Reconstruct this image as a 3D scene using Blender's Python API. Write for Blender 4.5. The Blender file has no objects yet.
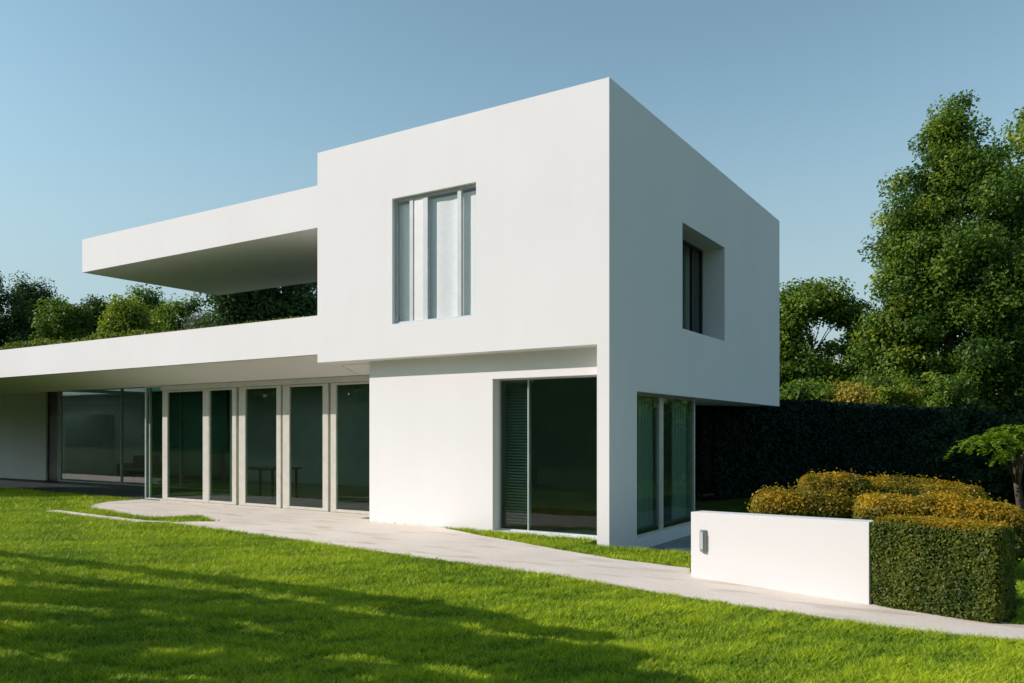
import bpy, bmesh, math, random
import numpy as np
from mathutils import Vector

random.seed(7)
RNG = np.random.default_rng(11)
R = math.radians
scene = bpy.context.scene
COL = scene.collection

# ------------------------------------------------------------------ camera frame
CAM = (5.085, -10.52, 1.6)
FOC = 811.0
HORV = 433.0
YAW = math.atan(518 / 811)
FX, FY = -math.sin(YAW), math.cos(YAW)
RX, RY = math.cos(YAW), math.sin(YAW)


def at(u, v, d):
    """world point seen at picture position (u, v), d metres deep"""
    l = (u - 512) / FOC * d
    return (CAM[0] + d * FX + l * RX, CAM[1] + d * FY + l * RY, CAM[2] + (HORV - v) / FOC * d)


# ------------------------------------------------------------------ object helpers
def link(o, parent=None):
    COL.objects.link(o)
    if parent is not None:
        o.parent = parent
        o.matrix_parent_inverse = parent.matrix_world.inverted()
    return o


def tag(o, label=None, cat=None, group=None, kind=None):
    if label: o['label'] = label
    if cat: o['category'] = cat
    if group: o['group'] = group
    if kind: o['kind'] = kind
    return o


def empty(name, loc, label, cat, group=None):
    o = bpy.data.objects.new(name, None)
    o.empty_display_size = 0.3
    o.location = loc
    link(o)
    bpy.context.view_layer.update()
    return tag(o, label, cat, group)


class MB:
    """collects boxes / quads / tubes in world space, builds one mesh object"""

    def __init__(s):
        s.v, s.f = [], []

    def quad(s, a, b, c, d):
        n = len(s.v)
        s.v += [a, b, c, d]
        s.f.append((n, n + 1, n + 2, n + 3))
        return s

    def box(s, x0, x1, y0, y1, z0, z1):
        n = len(s.v)
        s.v += [(x0, y0, z0), (x1, y0, z0), (x1, y1, z0), (x0, y1, z0),
                (x0, y0, z1), (x1, y0, z1), (x1, y1, z1), (x0, y1, z1)]
        for q in ((0, 3, 2, 1), (4, 5, 6, 7), (0, 1, 5, 4), (1, 2, 6, 5), (2, 3, 7, 6), (3, 0, 4, 7)):
            s.f.append(tuple(n + i for i in q))
        return s

    def tube(s, pts, rad, seg=8, cap=True):
        pts = [Vector(p) for p in pts]
        n0 = len(s.v)
        prev = None
        for i, p in enumerate(pts):
            t = (pts[min(i + 1, len(pts) - 1)] - pts[max(i - 1, 0)])
            if t.length < 1e-9: t = Vector((0, 0, 1))
            t.normalize()
            a = t.orthogonal().normalized() if prev is None else (prev - t * prev.dot(t)).normalized()
            prev = a
            b = t.cross(a)
            for k in range(seg):
                w = 2 * math.pi * k / seg
                s.v.append(tuple(p + (a * math.cos(w) + b * math.sin(w)) * rad[i]))
        for i in range(len(pts) - 1):
            for k in range(seg):
                k2 = (k + 1) % seg
                s.f.append((n0 + i * seg + k, n0 + i * seg + k2, n0 + (i + 1) * seg + k2, n0 + (i + 1) * seg + k))
        if cap:
            s.f.append(tuple(n0 + k for k in reversed(range(seg))))
            e = n0 + (len(pts) - 1) * seg
            s.f.append(tuple(e + k for k in range(seg)))
        return s

    def build(s, name, mat, parent=None, smooth=False, bevel=0.0):
        me = bpy.data.meshes.new(name)
        me.from_pydata([tuple(v) for v in s.v], [], s.f)
        me.update()
        if bevel:
            bm = bmesh.new(); bm.from_mesh(me)
            es = [e for e in bm.edges if len(e.link_faces) == 2 and e.calc_face_angle() > 0.6]
            bmesh.ops.bevel(bm, geom=es, offset=bevel, segments=2, profile=0.7, affect='EDGES')
            bm.to_mesh(me); bm.free()
        me.materials.append(mat)
        if smooth:
            me.polygons.foreach_set('use_smooth', [True] * len(me.polygons))
        return link(bpy.data.objects.new(name, me), parent)


def wall_panel(axis, p0, p1, us, zs, solid):
    """grid wall with holes: axis 'x' runs along x between y=p0..p1, axis 'y' along y between x=p0..p1;
    solid(i, j) says which cells exist"""
    verts, idx, faces = [], {}, []

    def V(i, j, k):
        key = (i, j, k)
        if key not in idx:
            u, z, p = us[i], zs[j], (p0, p1)[k]
            verts.append((u, p, z) if axis == 'x' else (p, u, z))
            idx[key] = len(verts) - 1
        return idx[key]

    nu, nz = len(us) - 1, len(zs) - 1
    S = lambda i, j: 0 <= i < nu and 0 <= j < nz and solid(i, j)
    for i in range(nu):
        for j in range(nz):
            if not S(i, j): continue
            faces.append((V(i, j, 0), V(i + 1, j, 0), V(i + 1, j + 1, 0), V(i, j + 1, 0)))
            faces.append((V(i, j, 1), V(i, j + 1, 1), V(i + 1, j + 1, 1), V(i + 1, j, 1)))
            if not S(i - 1, j): faces.append((V(i, j, 0), V(i, j + 1, 0), V(i, j + 1, 1), V(i, j, 1)))
            if not S(i + 1, j): faces.append((V(i + 1, j, 0), V(i + 1, j, 1), V(i + 1, j + 1, 1), V(i + 1, j + 1, 0)))
            if not S(i, j - 1): faces.append((V(i, j, 0), V(i, j, 1), V(i + 1, j, 1), V(i + 1, j, 0)))
            if not S(i, j + 1): faces.append((V(i, j + 1, 0), V(i + 1, j + 1, 0), V(i + 1, j + 1, 1), V(i, j + 1, 1)))
    m = MB(); m.v = verts; m.f = faces
    return m


# ------------------------------------------------------------------ materials
def new_mat(name):
    m = bpy.data.materials.new(name)
    m.use_nodes = True
    nt = m.node_tree
    b = nt.nodes['Principled BSDF']
    return m, nt, b


def N(nt, typ, **kw):
    n = nt.nodes.new(typ)
    for k, v in kw.items():
        if k.startswith('i_'):
            n.inputs[k[2:].replace('_', ' ')].default_value = v
        else:
            setattr(n, k, v)
    return n


def noise_ramp(nt, scale, c0, c1, lo=0.35, hi=0.65, detail=5, coord='Object', stretch=None):
    tc = N(nt, 'ShaderNodeTexCoord')
    src = tc.outputs[coord]
    if stretch:
        mp = N(nt, 'ShaderNodeMapping')
        mp.inputs['Scale'].default_value = stretch
        nt.links.new(src, mp.inputs['Vector']); src = mp.outputs['Vector']
    no = N(nt, 'ShaderNodeTexNoise')
    no.inputs['Scale'].default_value = scale
    no.inputs['Detail'].default_value = detail
    nt.links.new(src, no.inputs['Vector'])
    r = N(nt, 'ShaderNodeValToRGB')
    r.color_ramp.elements[0].position = lo; r.color_ramp.elements[0].color = (*c0, 1)
    r.color_ramp.elements[1].position = hi; r.color_ramp.elements[1].color = (*c1, 1)
    nt.links.new(no.outputs['Fac'], r.inputs['Fac'])
    return no, r


def add_bump(nt, b, scale, strength, dist, coord='Object', detail=6):
    tc = N(nt, 'ShaderNodeTexCoord')
    no = N(nt, 'ShaderNodeTexNoise')
    no.inputs['Scale'].default_value = scale; no.inputs['Detail'].default_value = detail
    nt.links.new(tc.outputs[coord], no.inputs['Vector'])
    bp = N(nt, 'ShaderNodeBump')
    bp.inputs['Strength'].default_value = strength; bp.inputs['Distance'].default_value = dist
    nt.links.new(no.outputs['Fac'], bp.inputs['Height'])
    nt.links.new(bp.outputs['Normal'], b.inputs['Normal'])


def mottled(name, c0, c1, scale=3, rough=0.8, bump=None, lo=0.35, hi=0.65, spec=0.3, metal=0.0, stretch=None):
    m, nt, b = new_mat(name)
    _, r = noise_ramp(nt, scale, c0, c1, lo, hi, stretch=stretch)
    nt.links.new(r.outputs['Color'], b.inputs['Base Color'])
    b.inputs['Roughness'].default_value = rough
    b.inputs['Specular IOR Level'].default_value = spec
    b.inputs['Metallic'].default_value = metal
    if bump: add_bump(nt, b, *bump)
    return m


def stucco_mat(k=1.0, name='white_render'):
    m, nt, b = new_mat(name)
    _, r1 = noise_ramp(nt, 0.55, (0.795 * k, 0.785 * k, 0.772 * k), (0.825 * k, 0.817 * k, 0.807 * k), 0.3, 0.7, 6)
    _, r2 = noise_ramp(nt, 2.2, (0.990, 0.989, 0.987), (1, 1, 1), 0.33, 0.55, 4, stretch=(1.6, 1.6, 0.14))
    mx = N(nt, 'ShaderNodeMix', data_type='RGBA', blend_type='MULTIPLY')
    mx.inputs['Factor'].default_value = 1
    nt.links.new(r1.outputs['Color'], mx.inputs['A']); nt.links.new(r2.outputs['Color'], mx.inputs['B'])
    nt.links.new(mx.outputs['Result'], b.inputs['Base Color'])
    b.inputs['Roughness'].default_value = 0.85
    b.inputs['Specular IOR Level'].default_value = 0.2
    add_bump(nt, b, 140, 0.25, 0.004)
    return m


def leaf_mat(name, trans=0.3, rough=0.5, spec=0.25):
    m, nt, b = new_mat(name)
    a = N(nt, 'ShaderNodeAttribute', attribute_name='Col')
    nt.links.new(a.outputs['Color'], b.inputs['Base Color'])
    b.inputs['Roughness'].default_value = rough
    b.inputs['Specular IOR Level'].default_value = spec
    tr = N(nt, 'ShaderNodeBsdfTranslucent')
    hs = N(nt, 'ShaderNodeHueSaturation')
    hs.inputs['Value'].default_value = 1.3; hs.inputs['Saturation'].default_value = 1.1
    nt.links.new(a.outputs['Color'], hs.inputs['Color'])
    nt.links.new(hs.outputs['Color'], tr.inputs['Color'])
    mx = N(nt, 'ShaderNodeMixShader'); mx.inputs['Fac'].default_value = trans
    nt.links.new(b.outputs['BSDF'], mx.inputs[1]); nt.links.new(tr.outputs['BSDF'], mx.inputs[2])
    nt.links.new(mx.outputs['Shader'], nt.nodes['Material Output'].inputs['Surface'])
    return m


def glass_mat(name, tint, refl=1.0):
    m = bpy.data.materials.new(name); m.use_nodes = True
    nt = m.node_tree; nt.nodes.clear()
    out = N(nt, 'ShaderNodeOutputMaterial')
    tr = N(nt, 'ShaderNodeBsdfTransparent'); tr.inputs['Color'].default_value = (*tint, 1)
    gl = N(nt, 'ShaderNodeBsdfGlossy'); gl.inputs['Roughness'].default_value = 0.015
    gl.inputs['Color'].default_value = (refl, refl, refl, 1)
    fr = N(nt, 'ShaderNodeFresnel'); fr.inputs['IOR'].default_value = 1.55
    ge = N(nt, 'ShaderNodeNewGeometry')
    sub = N(nt, 'ShaderNodeMath', operation='SUBTRACT'); sub.inputs[0].default_value = 1.0
    nt.links.new(ge.outputs['Backfacing'], sub.inputs[1])
    mul = N(nt, 'ShaderNodeMath', operation='MULTIPLY')
    nt.links.new(fr.outputs['Fac'], mul.inputs[0]); nt.links.new(sub.outputs[0], mul.inputs[1])
    # faint waviness of real panes
    tc = N(nt, 'ShaderNodeTexCoord'); no = N(nt, 'ShaderNodeTexNoise'); no.inputs['Scale'].default_value = 0.9
    bp = N(nt, 'ShaderNodeBump'); bp.inputs['Strength'].default_value = 0.06; bp.inputs['Distance'].default_value = 0.05
    nt.links.new(tc.outputs['Object'], no.inputs['Vector']); nt.links.new(no.outputs['Fac'], bp.inputs['Height'])
    nt.links.new(bp.outputs['Normal'], gl.inputs['Normal'])
    mx = N(nt, 'ShaderNodeMixShader')
    nt.links.new(mul.outputs[0], mx.inputs['Fac'])
    nt.links.new(tr.outputs['BSDF'], mx.inputs[1]); nt.links.new(gl.outputs['BSDF'], mx.inputs[2])
    nt.links.new(mx.outputs['Shader'], out.inputs['Surface'])
    return m


M = {}
M['stucco'] = stucco_mat()
M['stucco_toned'] = stucco_mat(0.83, 'white_render_toned_down')  # same white render, darkened in colour to offset the strong sun on it
M['alu'] = mottled('brushed_aluminium', (0.54, 0.52, 0.45), (0.60, 0.58, 0.51), 6, 0.45, spec=0.4, metal=0.0)
M['darkalu'] = mottled('dark_aluminium', (0.03, 0.035, 0.035), (0.045, 0.05, 0.05), 6, 0.4)
M['whitealu'] = mottled('white_frame_paint', (0.72, 0.72, 0.70), (0.78, 0.78, 0.76), 6, 0.4)
M['greyalu'] = mottled('grey_frame_paint', (0.52, 0.56, 0.57), (0.58, 0.62, 0.63), 6, 0.4)
M['glass'] = glass_mat('tinted_glass', (0.68, 0.80, 0.75))
M['clear'] = glass_mat('clear_glass', (0.975, 0.985, 0.985))
M['interior'] = mottled('interior_plaster', (0.50, 0.57, 0.50), (0.56, 0.62, 0.55), 1.5, 0.9)
M['floor_in'] = mottled('dark_floor', (0.10, 0.11, 0.10), (0.15, 0.15, 0.14), 4, 0.4)
M['shade_stone'] = mottled('shade_dark_stone', (0.018, 0.024, 0.026), (0.034, 0.042, 0.044), 2.5, 0.6, (30, 0.2, 0.01))  # terrace floor with the shade under the slab put into its colour
M['court'] = mottled('grey_stone', (0.22, 0.24, 0.24), (0.30, 0.32, 0.31), 3, 0.8, (30, 0.2, 0.01))
M['curtain'] = mottled('white_linen', (0.82, 0.82, 0.81), (0.87, 0.87, 0.86), 20, 0.9)
M['curtain2'] = mottled('beige_linen', (0.60, 0.60, 0.5), (0.68, 0.67, 0.57), 20, 0.9)
M['fabric'] = mottled('grey_fabric', (0.08, 0.10, 0.10), (0.12, 0.14, 0.13), 20, 0.9)
M['wood'] = mottled('walnut_wood', (0.07, 0.045, 0.025), (0.12, 0.08, 0.045), 4, 0.5, stretch=(1, 8, 8))
M['bark'] = mottled('bark', (0.05, 0.038, 0.026), (0.11, 0.09, 0.065), 9, 0.9, (25, 0.8, 0.02), stretch=(1, 1, 0.25))
M['core'] = mottled('twigs', (0.012, 0.014, 0.008), (0.025, 0.026, 0.014), 14, 1.0, (30, 0.8, 0.03), spec=0.0)
M['leaf'] = leaf_mat('leaves', 0.42)
M['needle'] = leaf_mat('needles', 0.06, 0.8, 0.05)
M['grassblade'] = leaf_mat('grass_blades', 0.16, 0.55, 0.2)
M['lamp'] = mottled('lamp_metal', (0.30, 0.32, 0.33), (0.36, 0.38, 0.39), 10, 0.35, metal=0.3)
M['lens'] = mottled('lamp_lens', (0.42, 0.44, 0.45), (0.47, 0.49, 0.5), 10, 0.25)
M['roofgravel'] = mottled('roof_gravel', (0.25, 0.25, 0.24), (0.45, 0.44, 0.42), 60, 0.95)


def lawn_mat():
    m, nt, b = new_mat('lawn_soil')
    _, r1 = noise_ramp(nt, 0.7, (0.035, 0.07, 0.010), (0.08, 0.12, 0.015), 0.3, 0.7, 6)
    _, r2 = noise_ramp(nt, 28, (0.5, 0.55, 0.5), (1.15, 1.1, 1.0), 0.3, 0.75, 6)
    mx = N(nt, 'ShaderNodeMix', data_type='RGBA', blend_type='MULTIPLY'); mx.inputs['Factor'].default_value = 1
    nt.links.new(r1.outputs['Color'], mx.inputs['A']); nt.links.new(r2.outputs['Color'], mx.inputs['B'])
    nt.links.new(mx.outputs['Result'], b.inputs['Base Color'])
    b.inputs['Roughness'].default_value = 1; b.inputs['Specular IOR Level'].default_value = 0.05
    add_bump(nt, b, 40, 1.0, 0.04)
    return m


def paving_mat():
    m, nt, b = new_mat('pale_concrete')
    _, r1 = noise_ramp(nt, 0.8, (0.68, 0.61, 0.53), (0.79, 0.72, 0.635), 0.3, 0.7, 7)
    _, r2 = noise_ramp(nt, 45, (0.88, 0.88, 0.87), (1.04, 1.03, 1.02), 0.3, 0.7, 4)
    _, r3 = noise_ramp(nt, 2.4, (0.80, 0.77, 0.72), (1, 1, 1), 0.32, 0.46, 8, stretch=(0.4, 1.5, 1))
    mx = N(nt, 'ShaderNodeMix', data_type='RGBA', blend_type='MULTIPLY'); mx.inputs['Factor'].default_value = 1
    m2 = N(nt, 'ShaderNodeMix', data_type='RGBA', blend_type='MULTIPLY'); m2.inputs['Factor'].default_value = 1
    nt.links.new(r1.outputs['Color'], mx.inputs['A']); nt.links.new(r2.outputs['Color'], mx.inputs['B'])
    nt.links.new(mx.outputs['Result'], m2.inputs['A']); nt.links.new(r3.outputs['Color'], m2.inputs['B'])
    nt.links.new(m2.outputs['Result'], b.inputs['Base Color'])
    b.inputs['Roughness'].default_value = 0.9; b.inputs['Specular IOR Level'].default_value = 0.15
    add_bump(nt, b, 60, 0.5, 0.008)
    return m


def frosted_mat():
    m = bpy.data.materials.new('fill_diffuser'); m.use_nodes = True
    nt = m.node_tree; nt.nodes.clear()
    o = N(nt, 'ShaderNodeOutputMaterial'); t = N(nt, 'ShaderNodeBsdfTranslucent'); t.inputs['Color'].default_value = (0.92, 0.95, 0.94, 1)
    nt.links.new(t.outputs['BSDF'], o.inputs['Surface'])
    return m


M['frosted'] = frosted_mat()
M['lawn'] = lawn_mat()
M['paving'] = paving_mat()
M['sedum'] = mottled('sedum', (0.012, 0.045, 0.02), (0.03, 0.08, 0.035), 3, 0.95, (30, 0.8, 0.03), spec=0.05)


# ------------------------------------------------------------------ foliage
def bulk_mesh(name, verts, faces, mat, parent=None, col=None):
    """verts (n,3), faces (m,k) numpy; col (n,3)"""
    me = bpy.data.meshes.new(name)
    nv, (nf, k) = len(verts), faces.shape
    me.vertices.add(nv); me.vertices.foreach_set('co', np.ascontiguousarray(verts, dtype=np.float32).ravel())
    me.loops.add(nf * k); me.loops.foreach_set('vertex_index', np.ascontiguousarray(faces, dtype=np.int32).ravel())
    me.polygons.add(nf)
    me.polygons.foreach_set('loop_start', np.arange(0, nf * k, k, dtype=np.int32))
    me.update(calc_edges=True)
    if col is not None:
        ca = me.color_attributes.new('Col', 'FLOAT_COLOR', 'POINT')
        rgba = np.ones((nv, 4), dtype=np.float32); rgba[:, :3] = np.clip(col, 0, 1)
        ca.data.foreach_set('color', rgba.ravel())
    me.materials.append(mat)
    return link(bpy.data.objects.new(name, me), parent)


def unit(a):
    return a / np.maximum(np.linalg.norm(a, axis=1, keepdims=True), 1e-9)


def leaf_object(name, P, Nn, size, col, mat, parent, aspect=0.5, fold=0.15):
    """one folded rhombus per leaf"""
    n = len(P)
    Nn = unit(Nn)
    t = unit(np.cross(Nn, unit(RNG.normal(size=(n, 3)))))
    b = np.cross(Nn, t)
    s = size[:, None]
    base = P - t * s * 0.5
    tip = P + t * s * 0.5 - Nn * s * fold
    l = P + b * s * aspect * 0.5 + Nn * s * fold * 0.6
    r = P - b * s * aspect * 0.5 + Nn * s * fold * 0.6
    V = np.stack([base, r, tip, l], 1).reshape(-1, 3)
    F = np.arange(n * 4).reshape(n, 4)
    return bulk_mesh(name, V, F, mat, parent, np.repeat(col, 4, axis=0))


def mixcol(c0, c1, t):
    return np.array(c0)[None] * (1 - t[:, None]) + np.array(c1)[None] * t[:, None]


def tree(name, label, cat, base, blobs, nclust, nleaf, lsize, pal, group=None, crad=0.7, mat='leaf', trunk_r=0.25,
         shell=0.55, flat=0.7, spread=1.0, up=0.7, aspect=0.55):
    """blobs: ellipsoids (x, y, z, rx, ry, rz) of the crown; the crown is many leaf sprays at limb ends"""
    root = empty(name, base, label, cat, group)
    B = np.array(blobs, dtype=float)
    vol = B[:, 3] * B[:, 4] * B[:, 5]
    pick = RNG.choice(len(B), size=nclust, p=vol ** 0.75 / (vol ** 0.75).sum())
    d = unit(RNG.normal(size=(nclust, 3)))
    rr = shell + (1.06 - shell) * RNG.random(nclust) ** 0.8
    rr = rr + (RNG.random(nclust) < 0.18) * RNG.random(nclust) * 0.28
    C = B[pick, :3] + d * B[pick, 3:] * rr[:, None]
    C[:, 2] = np.maximum(C[:, 2], 0.35)
    crads = crad * (0.55 + 0.8 * RNG.random(nclust))
    ctint = RNG.random(nclust)
    # leaves
    per = np.maximum(4, (nleaf * crads ** 2 / (crads ** 2).sum())).astype(int)
    ids = np.repeat(np.arange(nclust), per)
    n = len(ids)
    off = RNG.normal(size=(n, 3)) * 0.55
    off = unit(off) * np.minimum(np.linalg.norm(off, axis=1, keepdims=True), 1.25)
    P = C[ids] + off * crads[ids][:, None] * np.array([spread, spread, flat])
    outward = unit(C[ids] - B[pick[ids], :3])
    Nn = unit(off) * 0.6 + outward * 0.3 + np.array([0, 0, up * 0.8]) + RNG.normal(size=(n, 3)) * 0.75
    size = lsize * (0.6 + 0.8 * RNG.random(n))
    t = np.clip(ctint[ids] * 0.75 + RNG.normal(size=n) * 0.16 + 0.1, 0, 1)
    col = mixcol(pal[0], pal[1], t)
    if len(pal) > 2:
        k = RNG.random(nclust)[ids] < 0.12
        col[k] = mixcol(pal[1], pal[2], RNG.random(k.sum()))
    col *= (0.8 + 0.4 * RNG.random((n, 1)))
    leaf_object('crown', P, Nn, size, col, M[mat], root, aspect)
    # trunk and limbs
    m = MB()
    top = B[:, 2].max()
    ax = B[:, :3].mean(0)
    b0 = Vector(base)
    zt = base[2] + (top - base[2]) * 0.8
    tp = []
    for k in range(7):
        f = k / 6
        tp.append((b0.x + (ax[0] - b0.x) * f + math.sin(f * 5 + b0.x) * 0.15 * f,
                   b0.y + (ax[1] - b0.y) * f + math.cos(f * 4 + b0.y) * 0.15 * f, b0.z - 0.1 + (zt - b0.z + 0.1) * f))
    m.tube(tp, [trunk_r * (1.25 if k == 0 else 1 - 0.85 * k / 6) for k in range(7)], 10)
    for c in C[RNG.choice(nclust, size=min(nclust, 42), replace=False)]:
        f = min(0.92, max(0.22, (c[2] - b0.z) / max(zt - b0.z, 0.1) * 0.72))
        i = min(5, int(f * 6)); g = f * 6 - i
        s = Vector(tp[i]).lerp(Vector(tp[i + 1]), g)
        e = Vector(c)
        mid = s.lerp(e, 0.5) + Vector((0, 0, (e - s).length * 0.06))
        r0 = trunk_r * (1 - 0.8 * f) * 0.42
        m.tube([s, mid, e], [r0, r0 * 0.55, r0 * 0.14], 6, False)
    m.build('trunk', M['bark'], root, smooth=True)
    return root


def pb(u, v, ru, rv, d, deep=1.0):
    """ellipsoid of a crown lobe sized from its place in the picture at its true distance"""
    x, y, z = at(u, v, d)
    s = d / FOC
    return (x, y, z, ru * s * deep, ru * s * deep, rv * s)


# ------------------------------------------------------------------ world + sun
EL, TH = 28.0, 35.0
tx, ty = math.cos(R(TH)), math.sin(R(TH))          # horizontal way the light travels
w = bpy.data.worlds.new('World'); scene.world = w; w.use_nodes = True
nt = w.node_tree
bg = nt.nodes['Background']
sky = N(nt, 'ShaderNodeTexSky', sky_type='NISHITA')
sky.sun_disc = False
sky.sun_elevation = R(EL)
sky.sun_rotation = math.atan2(-tx, -ty) % (2 * math.pi)
sky.altitude = 50; sky.air_density = 1.0; sky.dust_density = 0.5; sky.ozone_density = 1.6
tint = N(nt, 'ShaderNodeMix', data_type='RGBA', blend_type='MULTIPLY')   # teal cast of the photograph's sky
tint.inputs['Factor'].default_value = 1; tint.inputs['B'].default_value = (0.94, 1.09, 0.95, 1)
dsat = N(nt, 'ShaderNodeHueSaturation'); dsat.inputs['Saturation'].default_value = 0.88
nt.links.new(sky.outputs['Color'], dsat.inputs['Color'])
nt.links.new(dsat.outputs['Color'], tint.inputs['A'])
# pale haze low in the sky
tcw = N(nt, 'ShaderNodeTexCoord'); sep = N(nt, 'ShaderNodeSeparateXYZ'); nt.links.new(tcw.outputs['Generated'], sep.inputs[0])
mr = N(nt, 'ShaderNodeMapRange'); mr.inputs['From Min'].default_value = 0.0; mr.inputs['From Max'].default_value = 0.42
mr.inputs['To Min'].default_value = 0.85; mr.inputs['To Max'].default_value = 0.0
mr.interpolation_type = 'SMOOTHSTEP'
nt.links.new(sep.outputs['Z'], mr.inputs['Value'])
hz_ = N(nt, 'ShaderNodeMix', data_type='RGBA'); hz_.inputs['B'].default_value = (2.35, 2.75, 3.05, 1)
nt.links.new(mr.outputs['Result'], hz_.inputs['Factor']); nt.links.new(tint.outputs['Result'], hz_.inputs['A'])
nt.links.new(hz_.outputs['Result'], bg.inputs['Color'])
bg.inputs['Strength'].default_value = 0.132
sl = bpy.data.lights.new('sun', 'SUN'); sl.energy = 3.65; sl.angle = R(0.3); sl.color = (1.0, 0.885, 0.85)
so = bpy.data.objects.new('sun', sl); link(so)
so.location = (-20, -20, 20)
dirv = Vector((tx * math.cos(R(EL)), ty * math.cos(R(EL)), -math.sin(R(EL))))
so.rotation_euler = dirv.to_track_quat('-Z', 'Y').to_euler()

# ------------------------------------------------------------------ camera
cd = bpy.data.cameras.new('camera'); co = bpy.data.objects.new('camera', cd); link(co)
co.location = CAM; co.rotation_euler = (R(90), 0, YAW)
cd.sensor_width = 36; cd.lens = FOC / 1024 * 36; cd.shift_y = (HORV - 341.5) / 1024
cd.clip_end = 3000; cd.clip_start = 0.05
scene.camera = co
vs = scene.view_settings
vs.view_transform = 'Standard'; vs.look = 'None'; vs.exposure = 0.35; vs.gamma = 1; vs.use_curve_mapping = False
scene.cycles.use_denoising = True
scene.cycles.max_bounces = 8
scene.cycles.transparent_max_bounces = 16
scene.cycles.caustics_reflective = False; scene.cycles.caustics_refractive = False

# ------------------------------------------------------------------ ground, paths
COURT = (-0.28, 2.15, -0.2, 9.5)                     # sunken strip beside the house
CZ = -0.28


def ground():
    xs = sorted({-900, -300, -120, -60, -30, -22, -15, -10, -6, -4, -2, COURT[0], COURT[0] + 0.02, COURT[1] - 0.05, COURT[1], 4, 6, 8, 12, 20, 40, 90, 300, 900})
    ys = sorted({-900, -300, -120, -60, -30, -20, -14, -10, -8, -6, -4, -2, COURT[2], COURT[2] + 0.05, 1, 3, 5, COURT[3] - 0.4, COURT[3], 14, 20, 40, 90, 300, 900})
    m = MB()
    for y in ys:
        for x in xs:
            ins = COURT[0] + 0.01 < x < COURT[1] - 0.01 and COURT[2] + 0.01 < y < COURT[3] - 0.01
            m.v.append((x, y, CZ if ins else 0.0))
    nx = len(xs)
    for j in range(len(ys) - 1):
        for i in range(nx - 1):
            a = j * nx + i
            m.f.append((a, a + 1, a + 1 + nx, a + nx))
    return tag(m.build('lawn_ground', M['lawn']), kind='structure')


ground()


def slab_poly(name, poly, z1, z0, mat, rag=0.0):
    """paving sheet with an edge down to z0; rag roughens the outline a little"""
    pts = []
    n = len(poly)
    for i in range(n):
        a, b = Vector(poly[i]), Vector(poly[(i + 1) % n])
        L = (b - a).length
        k = max(1, int(L / 0.25)) if rag else 1
        for q in range(k):
            p = a.lerp(b, q / k)
            if q and rag:
                nrm = Vector((-(b - a).y, (b - a).x)).normalized()
                p = p + nrm * random.uniform(-rag, rag)
            pts.append(p)
    bm = bmesh.new()
    top = [bm.verts.new((p.x, p.y, z1)) for p in pts]
    f = bm.faces.new(top)
    if f.normal.z < 0: f.normal_flip()
    bot = [bm.verts.new((p.x, p.y, z0)) for p in pts]
    for i in range(len(pts)):
        j = (i + 1) % len(pts)
        bm.faces.new((top[i], top[j], bot[j], bot[i]))
    bmesh.ops.recalc_face_normals(bm, faces=bm.faces)
    bmesh.ops.triangulate(bm, faces=[q for q in bm.faces if len(q.verts) > 4])
    me = bpy.data.meshes.new(name); bm.to_mesh(me); bm.free()
    me.materials.append(mat)
    return link(bpy.data.objects.new(name, me))


PATH = [(-7.86, -1.72), (-5.49, -1.9), (-3.09, -2.23), (-1.34, -2.42), (0.62, -2.64), (2.0, -2.94), (3.4, -3.16), (4.2, -3.27),
        (4.8, -3.22), (5.6, -3.0), (7.5, -2.4), (7.7, -1.8), (5.6, -2.45), (5.0, -2.6), (3.9, -2.4), (1.93, -1.86), (1.72, -1.36), (0.63, -1.2),
        (-0.6, -0.75), (-1.6, -0.36), (-2.3, -0.1), (-3.2, 0.3), (-3.4, 0.32), (-4.85, 0.32), (-4.85, 1.09), (-8.2, 1.1), (-8.3, -0.62),
        (-7.2, -1.1), (-7.6, -1.35)]
PATIO = [(-8.2, 1.1), (-12.9, 1.1), (-12.95, 0.3), (-12.5, -0.3), (-12.0, -0.75), (-11.0, -0.95), (-10.0, -1.15), (-9.3, -1.3), (-8.75, -1.25), (-8.3, -0.62)]
STRIP = [(-11.8, -1.5), (-8.35, -1.72), (-7.86, -1.5), (-7.86, -1.72), (-8.3, -1.98), (-11.8, -1.74)]
DECK = [(-40, 1.35), (-22, 1.3), (-18, 1.2), (-14.6, 1.12), (-12.84, 0.95), (-12.84, 6.9), (-40, 6.9)]
tag(slab_poly('garden_path', PATH, 0.014, -0.05, M['paving'], 0.025), kind='structure')
tag(slab_poly('patio', PATIO, 0.010, -0.05, M['paving'], 0.03), kind='structure')
tag(slab_poly('stepping_kerb', STRIP, 0.018, -0.05, M['paving'], 0.015), kind='structure')
tag(slab_poly('shade_toned_terrace', DECK, 0.008, -0.05, M['shade_stone']), kind='structure')
tag(slab_poly('side_court_paving', [(COURT[0] + 0.03, COURT[2] + 0.07), (COURT[1] - 0.07, COURT[2] + 0.07), (COURT[1] - 0.07, 9.0), (COURT[0] + 0.03, 9.0)],
              CZ + 0.006, CZ - 0.05, M['court']), kind='structure')


def inside(poly, x, y):
    c = np.zeros(len(x), bool)
    n = len(poly)
    for i in range(n):
        x0, y0 = poly[i]; x1, y1 = poly[(i + 1) % n]
        cond = (y0 > y) != (y1 > y)
        if y0 != y1:
            c ^= cond & (x < (x1 - x0) * (y - y0) / (y1 - y0) + x0)
    return c


def lowfreq(x, y, s, seed):
    r = np.random.default_rng(seed)
    o = np.zeros(len(x))
    for k in range(7):
        a = r.random() * 6.28; f = s * (0.6 + 1.6 * r.random()); p = r.random() * 6.28
        o += np.sin((x * math.cos(a) + y * math.sin(a)) * f + p)
    return o / 7 * 1.6


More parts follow.
